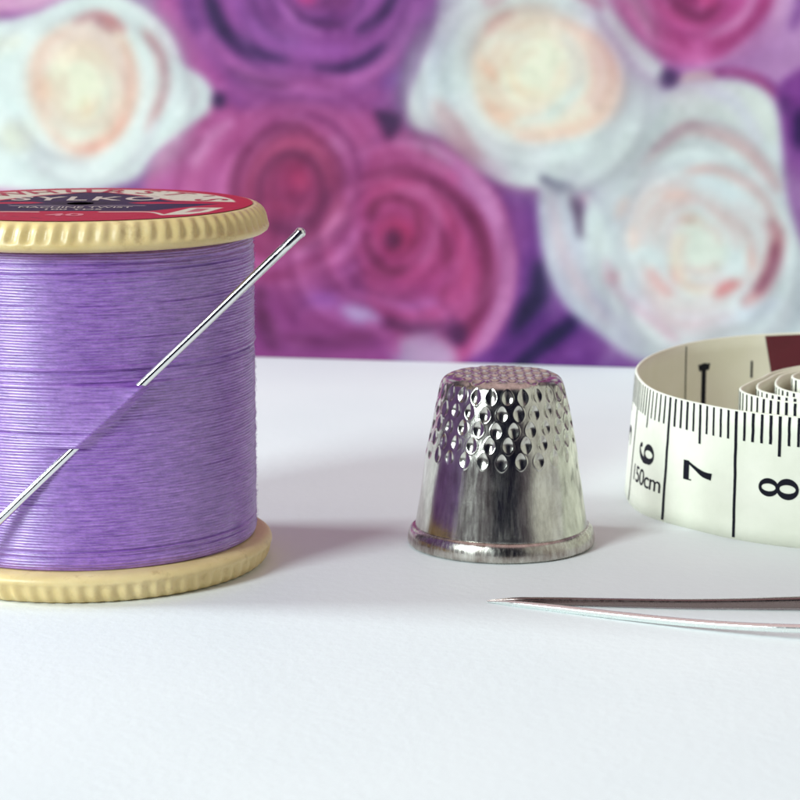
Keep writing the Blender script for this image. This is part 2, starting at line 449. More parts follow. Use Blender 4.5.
    cv.stroke([(374, 178), (405, 174), (440, 188), (470, 212), (488, 248), (492, 286), (480, 320), (462, 340)], 15, (118, 38, 86), 7)
    cv.stroke([(376, 192), (400, 186), (430, 198), (452, 220), (468, 252), (470, 290)], 12, (188, 70, 130), 7)
    cv.stroke([(436, 220), (448, 245), (452, 275), (446, 300)], 9, (134, 44, 94), 6)
    cv.stroke([(400, 192), (425, 196), (440, 212), (438, 242), (424, 266)], 12, (184, 96, 154), 7)
    cv.stroke([(374, 215), (385, 200), (402, 200), (420, 214), (422, 238), (408, 258)], 9, (130, 44, 92), 6)
    cv.ell(398, 238, 18, 20, (168, 46, 104), 8); cv.ell(397, 243, 9, 11, (92, 28, 74), 6)
    cv.stroke([(372, 236), (378, 262), (392, 276), (412, 272)], 10, (112, 36, 82), 7)
    cv.stroke([(380, 200), (374, 224)], 8, (120, 40, 86), 6)
    cv.stroke([(385, 286), (410, 296), (440, 290), (456, 270)], 12, (172, 68, 138), 8)
    cv.stroke([(380, 306), (410, 312), (440, 306)], 9, (178, 96, 170), 7)
    cv.stroke([(388, 326), (420, 334), (462, 330)], 14, (88, 34, 84), 8)
    cv.ell(462, 336, 11, 12, (72, 28, 82), 7)
    cv.fill([(400, 348), (430, 338), (452, 344), (464, 366), (430, 376), (400, 370)], (172, 170, 200), 9, .75)
    cv.stroke([(372, 330), (392, 344), (402, 360)], 12, (170, 84, 152), 8)
    # ---- purple gap
    cv.fill([(488, 176), (545, 184), (556, 240), (580, 290), (610, 330), (660, 350), (700, 376), (478, 376), (500, 340), (520, 300), (524, 250), (508, 205)], (112, 52, 140), 6)
    cv.stroke([(500, 186), (520, 190), (545, 192)], 12, (138, 60, 140), 7)
    cv.stroke([(520, 205), (530, 250)], 16, (142, 78, 160), 9)
    cv.stroke([(546, 262), (545, 290), (532, 312), (524, 330)], 22, (36, 24, 70), 9)
    cv.stroke([(520, 368), (545, 348), (572, 330), (584, 318)], 17, (44, 24, 82), 8)
    cv.stroke([(506, 352), (530, 330), (560, 308)], 12, (94, 44, 126), 7)
    cv.stroke([(560, 366), (590, 350), (620, 352), (660, 366)], 13, (120, 60, 146), 7)
    # ---- grey lilac petal left of the right white rose
    cv.fill([(543, 198), (556, 186), (578, 190), (594, 225), (604, 270), (630, 318), (672, 352), (640, 354), (600, 336), (570, 306), (552, 262), (544, 228)], (190, 196, 212), 6)
    cv.stroke([(556, 196), (566, 240), (584, 285), (612, 326)], 14, (200, 186, 200), 8)
    cv.stroke([(578, 196), (586, 212), (589, 234)], 11, (82, 58, 92), 6)
    cv.stroke([(590, 190), (592, 200)], 8, (200, 170, 180), 5)
    # ---- white rose, top centre
    cv.fill([(458, -40), (560, -40), (630, -10), (652, 24), (663, 62), (664, 100), (654, 140), (632, 174), (596, 190), (556, 192), (515, 190), (480, 172), (446, 142), (414, 126), (416, 92), (438, 44)], (206, 219, 222), 5)
    cv.stroke([(448, 40), (436, 80), (430, 108)], 16, (196, 208, 222), 8)
    cv.fill([(438, 104), (462, 114), (482, 140), (494, 172), (468, 160), (444, 138)], (188, 160, 168), 8, .9)
    cv.stroke([(462, 122), (477, 140)], 8, (168, 122, 134), 6)
    cv.stroke([(486, 164), (512, 182)], 14, (204, 198, 212), 8)
    cv.fill([(478, 60), (492, 30), (525, 14), (565, 20), (598, 48), (620, 84), (614, 112), (590, 134), (555, 145), (518, 138), (490, 118), (478, 90)], (222, 214, 200), 7)
    cv.stroke([(565, 26), (592, 46), (612, 70), (620, 92), (608, 116), (578, 134), (545, 144), (520, 142)], 11, (224, 186, 170), 8)
    cv.stroke([(592, 62), (604, 84), (596, 110)], 18, (220, 192, 188), 8)
    cv.stroke([(494, 38), (500, 28), (516, 19)], 10, (198, 134, 136), 6)
    cv.stroke([(486, 64), (494, 74), (505, 82)], 9, (226, 182, 160), 7)
    cv.stroke([(494, 106), (506, 118), (520, 124)], 10, (222, 178, 156), 7)
    cv.ell(538, 74, 34, 38, (222, 224, 206), 9)
    cv.stroke([(568, 42), (580, 72), (574, 104), (546, 124), (516, 128)], 14, (208, 221, 218), 7)
    cv.stroke([(486, 50), (508, 40), (536, 44)], 9, (214, 222, 212), 7)
    cv.stroke([(512, 62), (520, 90), (546, 100)], 7, (228, 212, 186), 6)
    cv.stroke([(470, 40), (462, 80), (472, 122), (500, 150), (545, 162), (600, 150), (636, 118), (640, 70)], 15, (212, 226, 228), 8, .8)
    cv.stroke([(462, 30), (452, 78), (458, 108)], 7, (186, 200, 210), 6)
    cv.stroke([(486, -6), (494, 8), (508, 0)], 9, (196, 160, 172), 6)
    cv.stroke([(572, -6), (590, 4), (602, 14)], 9, (178, 86, 124), 6)
    cv.stroke([(545, 182), (560, 188), (578, 187)], 9, (52, 46, 82), 5)
    cv.stroke([(612, 172), (640, 150)], 10, (196, 208, 216), 8)
    # ---- pink rose, top right
    cv.fill([(602, -40), (606, 6), (622, 30), (648, 56), (680, 72), (722, 78), (765, 84), (788, 104), (820, 100), (840, 30), (820, -60), (700, -110)], (186, 140, 196), 5)
    cv.fill([(602, -40), (608, 8), (626, 32), (650, 52), (682, 66), (724, 60), (752, 40), (772, 10), (778, -40), (700, -100)], (190, 78, 154), 6)
    cv.stroke([(618, -6), (634, 16), (660, 36), (700, 46), (742, 34), (764, 8), (768, -20)], 12, (168, 56, 126), 8)
    cv.stroke([(640, -2), (660, 16), (690, 26), (716, 20)], 10, (190, 64, 140), 7)
    cv.stroke([(660, -6), (676, 12), (700, 20), (716, 8)], 13, (120, 40, 92), 8)
    cv.ell(690, -2, 16, 12, (140, 40, 104), 8); cv.ell(706, 4, 9, 7, (196, 66, 138), 6)
    cv.stroke([(750, -10), (746, 12), (730, 28), (704, 38)], 9, (208, 142, 196), 6)
    cv.stroke([(690, 34), (700, 50), (695, 60)], 18, (200, 96, 168), 9)
    cv.stroke([(776, -10), (772, 20), (756, 44), (728, 62)], 15, (200, 152, 202), 8)
    cv.stroke([(796, -10), (794, 16), (786, 36)], 11, (132, 76, 154), 7)
    cv.stroke([(704, 74), (730, 76), (756, 86), (778, 106)], 9, (160, 66, 132), 5)
    cv.fill([(776, 88), (830, 70), (900, 120), (880, 240), (800, 240), (784, 190), (776, 140)], (132, 62, 152), 6)
    cv.ell(798, 130, 8, 20, (52, 24, 88), 8); cv.stroke([(778, 98), (786, 116)], 9, (96, 50, 122), 6)
    # ---- white rose, right
    cv.fill([(660, 92), (676, 82), (700, 80), (740, 84), (770, 102), (779, 136), (783, 180), (792, 220), (808, 262), (812, 320), (790, 356), (740, 364), (690, 362), (650, 346), (614, 316), (598, 282), (590, 240), (592, 200), (618, 160), (650, 128)], (204, 217, 222), 5)
    cv.fill([(668, 94), (690, 84), (736, 88), (768, 106), (774, 142), (740, 128), (690, 118), (660, 124)], (206, 216, 214), 6)
    cv.stroke([(676, 80), (700, 76), (712, 80)], 5, (214, 206, 180), 4)
    cv.stroke([(704, 92), (730, 104), (758, 140)], 12, (204, 208, 224), 8)
    cv.stroke([(646, 168), (662, 146), (684, 130), (712, 134), (742, 146), (764, 166), (776, 186)], 14, (190, 142, 148), 6)
    cv.stroke([(656, 150), (688, 128), (700, 132)], 6, (170, 116, 132), 5)
    cv.stroke([(632, 190), (650, 166), (690, 148), (730, 154)], 10, (214, 230, 230), 6)
    cv.stroke([(686, 174), (716, 170), (744, 178), (764, 196), (774, 222)], 8, (212, 164, 164), 6)
    cv.stroke([(670, 190), (710, 184), (744, 200), (762, 226)], 13, (206, 222, 230), 7)
    cv.stroke([(768, 216), (776, 232), (770, 262), (758, 286), (746, 298)], 15, (176, 108, 122), 7)
    cv.stroke([(774, 236), (770, 262), (757, 284)], 9, (126, 62, 94), 5)
    cv.stroke([(756, 290), (746, 302)], 10, (212, 170, 172), 7)
    cv.stroke([(720, 290), (728, 282), (738, 276)], 12, (204, 122, 126), 6)
    cv.ell(681, 271, 6, 9, (216, 152, 152), 6); cv.stroke([(652, 272), (662, 284), (674, 292)], 11, (214, 160, 162), 7)
    cv.stroke([(634, 228), (636, 252)], 11, (222, 194, 186), 7); cv.stroke([(622, 216), (630, 196)], 9, (224, 200, 190), 7)
    cv.ell(693, 222, 12, 7, (222, 202, 190), 7); cv.ell(676, 198, 12, 6, (218, 198, 192), 6)
    cv.ell(702, 246, 26, 24, (210, 220, 212), 9)
    cv.stroke([(680, 236), (678, 262), (694, 284), (716, 284)], 9, (222, 216, 198), 7)
    cv.stroke([(734, 216), (742, 244), (736, 264)], 12, (206, 220, 224), 8)
    cv.stroke([(748, 240), (752, 262)], 6, (216, 182, 178), 5)
    cv.stroke([(610, 262), (618, 288), (638, 306), (662, 318), (684, 336)], 10, (196, 156, 180), 7)
    cv.ell(616, 280, 8, 7, (204, 152, 168), 6)
    cv.stroke([(640, 296), (680, 314), (730, 316), (776, 294)], 18, (198, 210, 226), 9)
    cv.stroke([(640, 270), (634, 296)], 12, (200, 212, 222), 7)
    cv.stroke([(612, 200), (604, 232), (608, 256)], 12, (212, 226, 226), 8)
    cv.stroke([(800, 250), (800, 290), (790, 330)], 16, (184, 202, 210), 9)
    cv.stroke([(596, 296), (620, 322), (652, 342)], 8, (186, 184, 212), 7)
    cv.stroke([(670, 104), (663, 120), (640, 146), (606, 180)], 8, (192, 208, 208), 7)
    cv.stroke([(688, 352), (730, 346), (775, 334)], 12, (196, 198, 216), 9)
    cv.ell(669, 78, 9, 8, (40, 34, 74), 6)
    cv.ell(696, 76, 14, 4, (204, 196, 176), 4)
    # ---- white rose, left
    cv.fill([(-120, 20), (-60, 0), (-10, 26), (30, 18), (62, 4), (100, 0), (140, 12), (164, 32), (176, 58), (184, 72), (203, 82), (213, 96), (206, 116), (178, 144), (150, 170), (128, 192), (60, 200), (0, 205), (-70, 190), (-130, 120)], (206, 219, 220), 5)
    cv.fill([(-40, -30), (60, -30), (130, -20), (100, -4), (60, 2), (20, 18), (-40, 18)], (196, 132, 182), 8)
    cv.stroke([(-10, 12), (30, 8), (60, 0)], 10, (206, 160, 196), 7)
    cv.fill([(20, 100), (28, 62), (50, 36), (84, 24), (118, 30), (136, 60), (138, 104), (126, 140), (96, 160), (60, 158), (32, 138)], (218, 206, 194), 7)
    cv.stroke([(36, 84), (42, 60), (58, 40), (80, 30)], 9, (212, 190, 182), 7)
    cv.stroke([(70, 30), (90, 26), (108, 29), (124, 38)], 11, (188, 118, 124), 5)
    cv.stroke([(92, 32), (112, 40)], 6, (172, 100, 110), 5)
    cv.stroke([(56, 50), (80, 42), (108, 52), (122, 74), (126, 104)], 12, (214, 196, 190), 8)
    cv.stroke([(124, 50), (130, 86), (126, 120), (112, 138)], 8, (214, 178, 166), 7)
    cv.stroke([(70, 154), (92, 150), (112, 140), (124, 126)], 12, (218, 166, 152), 7)
    cv.stroke([(78, 154), (96, 148)], 7, (204, 140, 130), 5)
    cv.ell(38, 100, 8, 13, (222, 184, 164), 7)
    cv.ell(76, 92, 34, 40, (218, 220, 200), 10)
    cv.stroke([(100, 74), (106, 104), (92, 130), (66, 140), (44, 130)], 12, (210, 220, 208), 8)
    cv.stroke([(56, 74), (66, 60), (84, 62)], 8, (222, 212, 192), 6)
    cv.ell(82, 112, 6, 8, (224, 214, 184), 6)
    cv.stroke([(130, 40), (142, 62), (145, 96), (140, 124), (122, 150), (90, 168), (50, 170), (16, 146), (4, 112)], 15, (208, 224, 226), 7)
    cv.stroke([(143, 36), (156, 52), (163, 76), (162, 98), (154, 124), (146, 142)], 11, (196, 146, 148), 6)
    cv.stroke([(146, 42), (159, 62), (164, 84)], 7, (176, 100, 108), 5)
    cv.stroke([(150, 24), (168, 48), (173, 70)], 7, (198, 188, 198), 6)
    cv.stroke([(172, 70), (178, 92), (170, 124), (152, 150)], 12, (212, 226, 228), 7)
    cv.stroke([(186, 82), (194, 96), (190, 112)], 4, (190, 186, 194), 4)
    cv.stroke([(156, 130), (140, 160), (120, 182)], 12, (200, 206, 214), 8)
    cv.stroke([(-20, 60), (-6, 50), (14, 46)], 20, (210, 214, 202), 10)
    cv.ell(8, 150, 20, 16, (208, 214, 200), 10)
    cv.stroke([(-20, 40), (10, 34), (40, 26)], 12, (208, 220, 222), 8)
    # magenta below its right side
    cv.stroke([(206, 122), (180, 150), (158, 176), (148, 194)], 15, (176, 68, 140), 6)
    cv.stroke([(200, 140), (182, 164), (176, 200)], 7, (150, 52, 118), 5)
    cv.ell(219, 102, 7, 7, (52, 32, 80), 6)
    cv.fill([(378, 112), (402, 116), (404, 130), (392, 140), (384, 128)], (50, 28, 74), 5)
    G = (160, 160, 172)
    for args in ((74, 94, 56, 112, 9, (222, 230, 230), G, .8, 2, 1.05, .95, 0, 13, 8), (76, 94, 12, 58, 11, (228, 226, 214), (212, 160, 146), .65, 1, .92, 1.0, 0, 9, 6),
                 (540, 84, 56, 112, 10, (222, 230, 232), G, .8, 4, 1.05, 1.0, 0, 13, 8), (546, 78, 10, 60, 11, (228, 228, 216), (214, 164, 146), .65, 3, 1.05, 1, 0, 9, 6),
                 (702, 244, 64, 106, 9, (218, 228, 232), G, .8, 6, .92, 1.05, 0, 13, 8), (700, 248, 10, 66, 14, (222, 230, 226), (204, 138, 138), .65, 5, 1, 1, 0, 9, 6),
                 (298, 198, 50, 104, 10, (206, 130, 190), (128, 44, 108), .6, 8, .95, .9, 0, 13, 8), (302, 195, 10, 52, 10, (196, 98, 152), (88, 24, 70), .7, 7, 1, 1, 0, 9, 6),
                 (400, 250, 60, 112, 8, (200, 122, 184), (112, 34, 92), .55, 10, 1, 1, 0, 14, 8), (398, 240, 10, 64, 12, (196, 88, 150), (96, 20, 70), .7, 9, 1.0, 1.1, 0, 9, 6),
                 (318, -6, 76, 122, 7, (186, 108, 188), (92, 42, 108), .6, 12, 1, 1, 0, 14, 8), (318, -2, 16, 78, 11, (180, 102, 190), (60, 28, 84), .7, 11, 1.1, 1.0, 0, 11, 7),
                 (692, -6, 62, 84, 3, (212, 168, 216), (142, 70, 150), .55, 14, 1, 1, 0, 14, 9), (690, -4, 14, 62, 9, (216, 122, 186), (112, 24, 84), .65, 13, 1.1, 1.0, 0, 10, 7),
                 (590, 270, 20, 80, 5, (206, 206, 220), (146, 140, 172), .5, 15, .5, 1.3), (350, 326, 14, 60, 6, (178, 106, 180), (88, 28, 88), .55, 16, 1.6, .6)):
        folds(cv, *args)
    return cv

# ------------------------------------------------------------------ table
TB = 0.0
n = 60
gx = np.linspace(-900, 1100, n); gy = np.linspace(128, 1200, n)
GX, GY = np.meshgrid(gx, gy)
V = np.stack([GX.ravel(), GY.ravel(), np.zeros(GX.size)], 1)
t = mesh_obj('table', V, grid_faces(n, n), M_TABLE)
tag(t, kind='structure')
so = t.modifiers.new('board', 'SOLIDIFY'); so.thickness = 18 * MM; so.offset = -1

# ------------------------------------------------------------------ printed rose backdrop
cv = paint_roses()
def ground(px, py, z=0.0):
    a = PITCH + math.atan((py - 400) / FPX)
    Y = (CAM_H - z) / math.tan(a)
    zc = Y * math.cos(PITCH) + (CAM_H - z) * math.sin(PITCH)
    return (px - 400) * zc / FPX, Y
pa, pb = np.array(ground(262, 357.5)), np.array(ground(640, 368))
ux = (pb - pa) / np.linalg.norm(pb - pa)
K = abs(pb - pa).max() / (640 - 262)
nc, nr = len(cv.x), len(cv.y)
U = (cv.X - 262) * K                                  # along the sheet
H = (366.0 - cv.Y) * K
H = np.where(H < 0.05, 0.05, H)
base_xy = pa[None, None] + U[..., None] * ux
# a sheet of card that stands on the table and bows very slightly
bow = 0.00004 * (U - 60) ** 2
nx_ = np.array([-ux[1], ux[0]])
P3 = np.concatenate([base_xy + bow[..., None] * nx_, H[..., None]], -1)
back = P3.copy(); back[..., :2] += 0.9 * nx_
V = np.concatenate([P3.reshape(-1, 3), back[::8, ::8].reshape(-1, 3)])
F = grid_faces(nr, nc, flip=True)
nb_r, nb_c = back[::8, ::8].shape[:2]
F += grid_faces(nb_r, nb_c, off=nr * nc)
# close the edges with the coarse outline
def front_i(r, q): return min(r * 8, nr - 1) * nc + min(q * 8, nc - 1)
def back_i(r, q): return nr * nc + r * nb_c + q
for q in range(nb_c - 1):
    F.append([front_i(0, q), front_i(0, q + 1), back_i(0, q + 1), back_i(0, q)])
for r in range(nb_r - 1):
    F.append([front_i(r, 0), front_i(r + 1, 0), back_i(r + 1, 0), back_i(r, 0)])
    F.append([front_i(r, nb_c - 1), front_i(r + 1, nb_c - 1), back_i(r + 1, nb_c - 1), back_i(r, nb_c - 1)])
bd = mesh_obj('printed_backdrop', V, F, M_PRINT)
tag(bd, 'card printed with pink, purple and white roses standing upright at the back of the table', 'backdrop')
ca = bd.data.color_attributes.new('ink', 'FLOAT_COLOR', 'POINT')
colr = np.ones((len(V), 4)); colr[:, :3] = 0.6
gk = np.exp(-.5 * (np.arange(-6, 7) / 1.15) ** 2); gk /= gk.sum()
for ax in (0, 1):                                     # the print itself is soft
    acc = 0
    pad = np.pad(cv.C, [(6, 6) if a_ == ax else (0, 0) for a_ in (0, 1)] + [(0, 0)], mode='edge')
    for k in range(13):
        acc = acc + gk[k] * (pad[k:k + cv.C.shape[0]] if ax == 0 else pad[:, k:k + cv.C.shape[1]])
    cv.C = acc
rq = np.random.default_rng(31)
for cell, amp in ((60, 3.0), (22, 3.0), (9, 2.2)):    # uneven ink
    g_ = rq.normal(0, 1, (int(cv.C.shape[0] * 2.6 / cell) + 3, int(cv.C.shape[1] * 2.6 / cell) + 3, 1)) + .12 * rq.normal(0, 1, (int(cv.C.shape[0] * 2.6 / cell) + 3, int(cv.C.shape[1] * 2.6 / cell) + 3, 3))
    fy = np.arange(cv.C.shape[0]) * 2.6 / cell; fx = np.arange(cv.C.shape[1]) * 2.6 / cell
    iy, ix = fy.astype(int), fx.astype(int); ty = (fy - iy)[:, None, None]; tx = (fx - ix)[None, :, None]
    ty = ty * ty * (3 - 2 * ty); tx = tx * tx * (3 - 2 * tx)
    a_, b_ = g_[iy][:, ix], g_[iy][:, ix + 1]; c_, d_ = g_[iy + 1][:, ix], g_[iy + 1][:, ix + 1]
    cv.C = np.clip(cv.C + amp * ((a_ * (1 - tx) + b_ * tx) * (1 - ty) + (c_ * (1 - tx) + d_ * tx) * ty), 0, 255)
gm = cv.C.mean(-1, keepdims=True)
cv.C = np.clip(gm + (cv.C - gm) * 0.97, 0, 255)
cv.C = np.clip(150 + (cv.C - 150) * 1.16, 8, 240)
L_ = lin(cv.C.reshape(-1, 3))
L_ = L_ * 0.92 + 0.08 * L_.mean(1, keepdims=True)
colr[:nr * nc, :3] = np.clip(L_ * np.array([0.85, 0.82, 0.765]), 0, 0.95)
ca.data.foreach_set('color', colr.astype(np.float32).ravel())

# ------------------------------------------------------------------ spool of thread
SPX, SPY = (88 - 400) * 241.5 / FPX, 235.5
spool = empty('thread_spool', (SPX, SPY, 0))
tag(spool, 'cream plastic spool wound with lilac sewing thread, red and navy paper label on top', 'thread spool')

def ridged_flange(name, z_flat, up):
    """one ribbed end disc; z_flat = its outer flat face, up = +1 when that face looks up"""
    NT = 76 * 12
    th = np.arange(NT) / NT * 2 * math.pi
    # profile: (radius, depth below the flat face, rib weight, lean)
    prof = [(3.4, 1.2, 0), (3.4, 0.0, 0), (17.0, 0.0, 0), (17.25, 0.02, .15), (17.55, 0.12, .5), (17.85, 0.32, .85), (18.1, 0.62, 1), (18.25, 0.95, 1),
            (18.33, 1.3, 1), (18.38, 1.62, .8), (18.42, 1.85, .35), (18.46, 2.0, .05), (18.45, 2.2, 0), (18.35, 2.45, 0), (18.0, 2.7, 0), (17.5, 2.82, 0), (16.0, 2.95, 0), (7.0, 2.95, 0)]
    rows = []
    for (r, d, w) in prof:
        ph = th * 76 + 1.6 * (d / 2.0)                # ribs lean a little
        rib = np.abs(np.cos(ph / 2)) ** 1.9
        rr = r - 0.30 * w * (1 - rib) - 0.05 * w
        wob = 0.03 * np.sin(th * 3 + 1)
        zz = np.full(NT, z_flat - up * d)
        rows.append(np.stack([(rr + wob) * np.cos(th), (rr + wob) * np.sin(th), zz], 1))
    V = np.concatenate(rows)
    return mesh_obj(name, V, grid_faces(len(prof), NT, True, flip=(up > 0)), M_PLASTIC, spool)
ridged_flange('top_flange', 35.85, 1)
ridged_flange('bottom_flange', 0.02, -1)
# barrel
th = np.arange(96) / 96 * 2 * math.pi
rows = [np.stack([r * np.cos(th), r * np.sin(th), np.full(96, z)], 1) for r, z in ((7.3, 2.9), (7.3, 33.0))]
mesh_obj('barrel', np.concatenate(rows), grid_faces(2, 96, True), M_PLASTIC, spool)

# needle line (shared by the needle and by the threads that ride over it)
def cam_ray(px, py):
    d = np.array([(px - 400) / FPX, 1.0, -(py - 400) / FPX])
    c_, s_ = math.cos(PITCH), math.sin(PITCH)
    return np.array([d[0], d[1] * c_ + d[2] * s_, -d[1] * s_ + d[2] * c_])
NN = np.array([math.sin(math.radians(6.0)), -math.cos(math.radians(6.0)), 0.0])
R_TH = 16.95
def on_needle_plane(px, py, off):
    d = cam_ray(px, py); o = np.array([0, 0, CAM_H]); c0 = np.array([SPX, SPY, 0])
    t_ = (off - np.dot(o - c0, NN)) / np.dot(d, NN)
    return o + d * t_
NA = on_needle_plane(304, 229, 16.72)      # eye end
NB = on_needle_plane(0, 519.5, 16.72)
ndir = (NB - NA) / np.linalg.norm(NB - NA)
E_HI = on_needle_plane(137, 385, 17.2)[2]; E_LO = on_needle_plane(76, 449, 17.2)[2]

# thread body
NZ, NT = 860, 600
z0, z1 = 2.95, 33.0
zz = np.linspace(z0, z1, NZ)[:, None]; tt = (np.arange(NT) / NT * 2 * math.pi)[None, :]
def vnoise(seed, kt, kz, m=5):
    r = np.random.default_rng(seed); o = 0
    for _ in range(m):
        o = o + np.sin(tt * r.integers(1, kt + 1) + zz * r.uniform(-kz, kz) + r.uniform(0, 6.28)) / m
    return o
pitch = 0.275
ph = zz / pitch + tt / (2 * math.pi) + 0.35 * vnoise(1, 5, 1.6) + 0.16 * vnoise(2, 14, 4)
strand = np.abs(np.cos(math.pi * ph))
kk = np.floor(ph + .5).astype(int)
per = np.random.default_rng(5).normal(0, 1, 4000)
lay = per[(kk + 500) % 4000]
twist = np.sin(2 * math.pi * (tt * R_TH / 0.55 + ph * 1.0) / 1.0 + lay * 3)
rad = R_TH - 0.08 + 0.080 * strand ** 0.8 + 0.022 * lay + 0.05 * vnoise(3, 3, 0.5) + 0.010 * twist * strand
# crossing strands and gaps in the winding
def gap(zc, slope, depth, width, a0=-10, a1=10, k=8):
    c_ = zc + slope * np.sin(tt * 1 + .6) 
    g = np.exp(-((zz - c_) / width) ** 2)
    ang = (tt + math.pi / 2 + math.pi) % (2 * math.pi) - math.pi
    m_ = (1 / (1 + np.exp(-(ang - a0) * k))) * (1 / (1 + np.exp((ang - a1) * k)))
    return depth * g * m_
for (zc, sl, dp, wd, a0, a1) in ((31.9, .12, -.16, .10, -3, 3), (31.2, .2, -.16, .08, -3, 3), (30.5, -.15, .10, .2, -3, 3), (28.2, .3, -.10, .07, -1, 2), (26.4, -.2, -.09, .06, -2, .4),
                                 (22.35, .25, .16, .16, -3, 3), (22.05, .25, -.13, .09, -3, 3), (21.6, .1, -.07, .08, 0, 3), (18.9, -.2, -.14, .07, -.6, .6), (16.25, .1, -.15, .08, -3, .5),
                                 (12.0, .2, -.07, .06, -1, 2), (9.1, -.2, -.07, .06, -1, 3), (4.9, .15, -.2, .10, -3, 3), (4.3, .1, -.14, .08, -3, 3), (25.0, .1, -.07, .06, .2, 3)):
    rad = rad + gap(zc, sl, dp, wd, a0, a1)
rad = rad + gap(E_LO - .08, 0, -.26, .07, -.10, .14, 45) + gap(E_HI + .12, 0, -.20, .07, .10, .42, 30) + gap(E_HI - .10, .02, .16, .14, -.7, .9, 12)
# ends round in under the discs
rad = rad - 0.5 * np.exp(-(z1 - zz) / 0.35) - 0.25 * np.exp(-(zz - z0) / 0.3)
# ride over the needle
s_at = (zz - (NA[2])) / ndir[2]
nxp = NA[0] + ndir[0] * s_at - SPX; nyp = NA[1] + ndir[1] * s_at - SPY
n_ang = np.arctan2(nyp, nxp); n_rad = np.hypot(nxp, nyp)
da = (tt - n_ang + math.pi) % (2 * math.pi) - math.pi
arc = da * R_TH
edge = 1 / (1 + np.exp(-(zz - E_LO) / 0.10)) * 1 / (1 + np.exp((zz - E_HI) / 0.10))
h_over = np.maximum(n_rad + 0.95 - R_TH, 0)
wl_, wr_ = 5.0, 1.8
tent = np.where(arc < 0, 1 + arc / wl_, 1 - arc / wr_)
tent = np.where(arc < 0, np.exp(arc / 2.4), np.clip(1 - arc / 1.5, 0, 1) ** 1.2)
rc = 0.22
tent_s = np.clip(1 - np.sqrt((np.where(arc < 0, arc / wl_, arc / wr_)) ** 2 + (rc / 3) ** 2) + rc / 3, 0, 1)
rad = rad + edge * h_over * tent
# fray
X = rad * np.cos(tt); Y = rad * np.sin(tt); Z = np.broadcast_to(zz, X.shape)
V = np.stack([X.ravel(), Y.ravel(), Z.ravel()], 1)
F = grid_faces(NZ, NT, True)
th_o = mesh_obj('thread_winding', V, F, M_THREAD, spool)

# fine loose fibres along the outline, part of the winding
fv, ff = [], []
r2 = np.random.default_rng(11)
for i in range(4200):
    a = r2.uniform(-math.pi, 0.35); z = r2.uniform(3.4, 32.4); L = r2.uniform(.25, .8)
    p0 = np.array([R_TH * math.cos(a), R_TH * math.sin(a), z]); out = np.array([math.cos(a), math.sin(a), 0]); tg = np.array([-math.sin(a), math.cos(a), 0])
    s_ = r2.choice([-1, 1]); dz = r2.uniform(-.35, .35)
    pts = [p0 - out * .05, p0 + out * r2.uniform(.05, .20) + tg * s_ * L * .5 + np.array([0, 0, dz * .5]), p0 + out * r2.uniform(-.03, .22) + tg * s_ * L + np.array([0, 0, dz])]
    b = len(fv); w = 0.008
    for p in pts:
        fv += [p + np.array([0, 0, w]), p + out * w - np.array([0, 0, w]) * .5, p - out * w - np.array([0, 0, w]) * .5]
    for k in range(2):
        for j in range(3):
            ff.append([b + k * 3 + j, b + k * 3 + (j + 1) % 3, b + k * 3 + 3 + (j + 1) % 3, b + k * 3 + 3 + j])
fo = mesh_obj('loose_fibre', fv, ff, M_THREAD, spool); tag(fo, kind='stuff')

# label
lc = Canvas(-16.9, 16.9, -16.9, 16.9, 0.13, (200, 28, 60))
RED, NAVY, CRM = (200, 28, 60), (44, 30, 66), (238, 226, 206)
th = np.linspace(math.radians(176), math.radians(4), 30)
outer = [(15.2 * math.cos(a), 15.2 * math.sin(a)) for a in th]
inner = [(15, 1.4), (9, 3.0), (5.2, 8.5), (1.2, 12.2), (-1.2, 12.2), (-5.2, 8.5), (-9, 3.0), (-15, 1.4)]
lc.fill(outer + inner, CRM, .12, smooth=False)
nav = [(-14, 0), (-8.6, 2.4), (-5, 8.0), (-1.2, 11.6), (1.2, 11.6), (5, 8.0), (8.6, 2.4), (14, 0), (10.5, -4), (7.5, -7.6), (-7.5, -7.6), (-10.5, -4)]
lc.fill(nav, NAVY, .12, smooth=False)
lc.fill([(-15, 1.0), (-5, 1.6), (-3.6, .6), (-5, -.4), (-15, -.2)], RED, .12, smooth=False)
lc.fill([(15, 1.0), (6, 1.6), (4.6, .6), (6, -.4), (15, -.2)], RED, .12, smooth=False)
for sx in (-1, 1):
    lc.fill([(sx * 9.0, -11.5), (sx * 11.2, -4.4), (sx * 14.4, -4.2), (sx * 13.2, -8.4), (sx * 11.6, -10.6)], CRM, .12, smooth=False)
    lc.fill([(sx * 11.0, -8.8), (sx * 11.9, -5.2), (sx * 13.2, -5.2), (sx * 12.4, -8.0)], (206, 110, 120), .12, smooth=False)
    lc.stroke([(sx * 9.2, -11.2), (sx * 7.4, -8.4), (sx * 3.0, -8.4)], .5, CRM, .1, taper=False)
lc.stroke([(-6.5, -2.2), (6.5, -2.2)], .35, (206, 186, 190), .1, taper=False)
rl = np.random.default_rng(8)
for _ in range(70):                                   # scuffs in the old paper
    x_, y_ = rl.uniform(-15, 15, 2); ln_ = rl.uniform(.2, 1.8); an_ = rl.uniform(0, 3.14)
    lc.stroke([(x_, y_), (x_ + ln_ * math.cos(an_), y_ + ln_ * math.sin(an_))], rl.uniform(.12, .35), (196, 150, 150) if rl.random() < .4 else (70, 30, 50), .15, rl.uniform(.2, .6), taper=False)
lc.ell(0.2, .2, 3.2, 2.4, (26, 18, 34), 1.0, .8)
V0 = np.stack([lc.X.ravel(), lc.Y.ravel(), np.full(lc.X.size, 35.92)], 1)
rr = np.hypot(V0[:, 0], V0[:, 1])
nrl, ncl = lc.X.shape
F = np.array(grid_faces(nrl, ncl))
